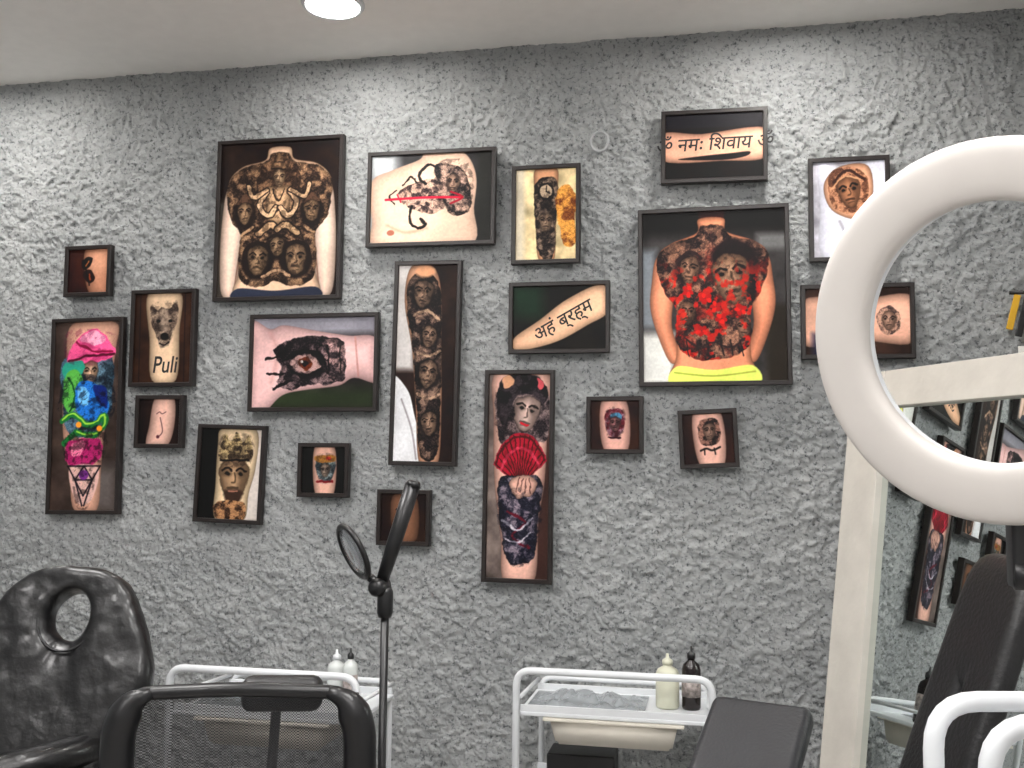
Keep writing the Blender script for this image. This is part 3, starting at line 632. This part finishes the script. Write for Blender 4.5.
lathe('base', [(.27, 0), (.28, .02), (.25, .04), (.06, .06)], (-.75, -1.45, 0), CHROME, e, seg=40)
box('back_bracket', (-.75, -1.27, .62), (.08, .06, .3), BLACKPL, e, bev=.01, rot=(-12, 0, 22))

# ------------------------------------------------------------------ mesh office chair
mm = bpy.data.materials.new('chair_mesh_fabric'); mm.use_nodes = True; nt = mm.node_tree; b = nt.nodes['Principled BSDF']
b.inputs['Base Color'].default_value = (.012, .012, .014, 1); b.inputs['Roughness'].default_value = .6
tc = nt.nodes.new('ShaderNodeTexCoord'); ck = nt.nodes.new('ShaderNodeTexChecker'); ck.inputs['Scale'].default_value = 420
ck.inputs['Color1'].default_value = (1, 1, 1, 1); ck.inputs['Color2'].default_value = (.55, .55, .55, 1)
nt.links.new(tc.outputs['Object'], ck.inputs['Vector']); nt.links.new(ck.outputs['Color'], b.inputs['Alpha'])
e = empty('mesh_office_chair')
cx, cy, zt = -.120, -1.69, .980
A = Matrix.Rotation(math.radians(15.5), 4, 'Z')
def W(x, y, z):
    v = A @ Vector((x, y, 0)); return (cx+v.x, cy+v.y, z)
hw = .208
outl = roundpath([W(-hw*.86, .06, .50), W(-hw*1.02, .0, .72), W(-hw*.93, 0, zt-.016), W(0, -.02, zt-.004), W(hw*.93, 0, zt-.016), W(hw*1.02, .0, .72), W(hw*.86, .06, .50)], .05, closed=True)
tube('back_frame', outl, .012, BLACKPL, e, closed=True, seg=12)
for s in (-1, 1):
    sp = roundpath([W(s*hw*.9, .05, .56), W(s*hw*.98, 0, .72), W(s*hw*.965, -.004, zt-.07), W(s*hw*.86, -.008, zt-.025), W(s*hw*.7, -.01, zt-.012)], .05)
    tube('side_wing', sp, [.028]*(len(sp)-8)+[.026, .024, .022, .020, .018, .016, .014, .010], BLACKPL, e, seg=12)
gx, gz = np.meshgrid(np.linspace(-1, 1, 21), np.linspace(.51, zt-.015, 21))
P = np.zeros(gx.shape+(3,))
for i in range(21):
    for j in range(21):
        P[i, j] = W(gx[i, j]*hw*.95, .02*(1-gx[i, j]**2)+(0.05 if gz[i, j] < .6 else 0)*(.6-gz[i, j])*8, gz[i, j])
grid_obj('back_mesh', P, 21, 21, mm, e)
box('lumbar_pad', W(.06, .055, zt-.028), (.14, .05, .06), BLACKLEATHER, e, bev=.018, seg=3, rot=(0, 0, 15))
tube('lumbar_bracket', [W(.05, .06, zt-.04), W(.03, .09, .6), W(0, .10, .44)], .009, BLACKPL, e)
box('seat', W(0, .27, .46), (.46, .46, .08), BLACKLEATHER, e, bev=.035, seg=4, rot=(0, 0, 15.5))
tube('gas_lift', [W(0, .27, .44), W(0, .27, .09)], .025, CHROME, e)
for k in range(5):
    t = k*2*math.pi/5+.3; bb = Vector(W(0, .27, .1))
    tip = bb+Vector((math.cos(t)*.3, math.sin(t)*.3, -.03)); tube('base_leg', [bb, tip], [.022, .014], BLACKPL, e)
    lathe('caster', [(.006, 0), (.022, .006), (.026, .028), (.022, .05), (.008, .06)], (tip.x, tip.y, 0), BLACKPL, e, seg=12)

# ------------------------------------------------------------------ arm rest pad (centre right)
e = empty('tattoo_armrest_stand')
RM = Euler((math.radians(36), 0, math.radians(-20))).to_matrix().to_4x4()
box('pad', (.72, -1.0, .677), (.235, .42, .06), GREYLEATHER, e, bev=.022, seg=4, M=RM)
box('pad_plate', (.72, -.98, .644), (.14, .25, .012), BLACKPL, e, bev=.003, M=RM)
tube('pole', [(.72, -.98, .64), (.72, -.98, .02)], .016, CHROME, e)
lathe('base', [(.16, 0), (.165, .012), (.15, .022), (.03, .03)], (.72, -.98, 0), BLACKPL, e, seg=36)

# ------------------------------------------------------------------ mirror
e = empty('leaning_mirror')
ba = math.radians(61)
e1 = Vector((math.cos(ba), -math.sin(ba), 0)); n0 = Vector((-math.sin(ba), -math.cos(ba), 0)); ln = math.radians(6.8)
e2 = Vector((0, 0, 1))*math.cos(ln)-n0*math.sin(ln); n1 = e1.cross(e2)
if n1.dot(n0) < 0: n1 = -n1
B = Vector((.925, -.225, .005)); MW, MH = .92, 1.645
def mbox(name, a0, a1, b0, b1, t0, t1, m):
    R3 = Matrix((e1, e2, n1)).transposed()
    if R3.determinant() < 0: R3 = Matrix((e1, e2, -n1)).transposed()
    c = B+e1*((a0+a1)/2)+e2*((b0+b1)/2)+n1*((t0+t1)/2)
    return box(name, c, (a1-a0, b1-b0, abs(t1-t0)), m, e, bev=.003, M=R3.to_4x4())
mbox('stile_left', 0, .15, 0, MH, -.02, .02, WOODW); mbox('stile_right', MW-.12, MW, 0, MH, -.02, .02, WOODW)
mbox('rail_top', .15, MW-.12, MH-.105, MH, -.02, .018, WOODW); mbox('rail_bottom', .15, MW-.12, 0, .12, -.02, .018, WOODW)
MIR = mat('mirror_glass', (225, 232, 230), .01, metal=1, var=.0)
mbox('glass', .135, MW-.10, .1, MH-.09, -.01, -.002, MIR)
tp = B+e2*(MH*.8)+e1*.5-n1*.02
tube('rear_prop', [tp, Vector((tp.x+.10, tp.y+.05, .01))], .012, WOODW, e)

# ------------------------------------------------------------------ reclining chair (right)
e = empty('reclining_tattoo_chair')
hl = [(0, 0), (.07, -.002), (.1, -.02), (.112, -.1), (.115, -.2), (.118, -.35), (.115, -.5), (.10, -.56), (0, -.57)]
oc = catmull(hl+[(-x, z) for x, z in hl[-2:0:-1]], 6)
ctr = np.array((0, -.28)); outer = raycast_outline(oc, ctr, 80)
M = Matrix.Translation((1.225, -1.24, 1.195)) @ Matrix.Rotation(math.radians(-75), 4, 'Z') @ Matrix.Rotation(math.radians(-21), 4, 'X')
puffy('backrest', outer, [ctr+(o-ctr)*.02 for o in outer], M, .028, BLACKLEATHER, e, ex=9)
box('seat', (.98, -1.42, .56), (.42, .46, .1), BLACKLEATHER, e, bev=.04, seg=4, rot=(0, 0, 28))
tube('column', [(.98, -1.40, .53), (.98, -1.40, .04)], .045, CHROME, e, seg=20)
lathe('base', [(.22, 0), (.23, .02), (.2, .04), (.05, .06)], (.98, -1.40, 0), CHROME, e, seg=36)

# ------------------------------------------------------------------ right trolley handles
e = empty('handled_trolley')
for (xa, ya), h in (((.985, -1.68), 1.01), ((1.025, -1.83), 1.015)):
    dx, dy = .30, .07
    tube('handle', roundpath([(xa, ya, .06), (xa, ya, h), (xa+dx, ya+dy, h), (xa+dx, ya+dy, .06)], .07), .015, WHITEPL, e, seg=14)
for z in (.90, .5, .18):
    box('shelf', (1.155, -1.72, z), (.28, .17, .015), WHITEPL, e, bev=.004, rot=(0, 0, 12))
for x, y in ((.985, -1.68), (1.285, -1.61), (1.025, -1.83), (1.325, -1.76)):
    lathe('caster', [(.004, .0), (.02, .004), (.026, .026), (.02, .048), (.006, .07)], (x, y, 0), BLACKPL, e, seg=14)

# ------------------------------------------------------------------ ring light
e = empty('ring_light')
RC = Vector((.985, -2.058, 1.512)); n = Vector((-.607, -.779, -.153)).normalized()
ur = (Vector((0, 0, 1))-n*n.z).normalized(); rr = ur.cross(n).normalized()
RW = mat('ring_diffuser', (202, 197, 192), .45, var=.02)
def ringmesh(name, R, hwid, hdep, off, m, ex=2.6):
    bm = bmesh.new(); rows = []
    for a in np.linspace(0, 2*math.pi, 97)[:-1]:
        rad = ur*math.sin(a)+rr*math.cos(a); row = []
        for q in np.linspace(0, 2*math.pi, 25)[:-1]:
            cq, sq = math.cos(q), math.sin(q)
            x = math.copysign(abs(cq)**(2/ex), cq)*hwid; y = math.copysign(abs(sq)**(2/ex), sq)*hdep
            row.append(bm.verts.new(RC+rad*(R+x)+n*(y+off)))
        rows.append(row)
    for i in range(96):
        A, Bq = rows[i], rows[(i+1) % 96]
        for k in range(24): bm.faces.new((A[k], A[(k+1) % 24], Bq[(k+1) % 24], Bq[k]))
    return from_bm(bm, name, m, e)
ringmesh('diffuser', .188, .036, .015, .004, RW, 3.4)
ringmesh('housing', .188, .034, .014, -.012, WHITEPL)
bt = RC-ur*.225-n*.01
box('mount_bracket', bt+Vector((.012, 0, -.03)), (.035, .035, .09), BLACKPL, e, bev=.006)
lathe('knob', [(.002, -.02), (.016, -.018), (.016, .018), (.002, .02)], bt+Vector((.015, -.01, -.06)), BLACKPL, e, M=Matrix.Rotation(math.radians(90), 4, 'Y'))
sx, sy = bt.x+.04, bt.y-.04
tube('stand_neck', [bt+Vector((.012, 0, -.05)), (sx, sy, 1.14)], .012, BLACKPL, e)
tube('stand_pole', [(sx, sy, 1.17), (sx, sy, .12)], .011, BLACKPL, e)
for k in range(3):
    t = k*2*math.pi/3+.52
    tube('tripod_leg', [(sx, sy, .35), (sx+.22*math.cos(t), sy+.22*math.sin(t), .012)], .009, BLACKPL, e)
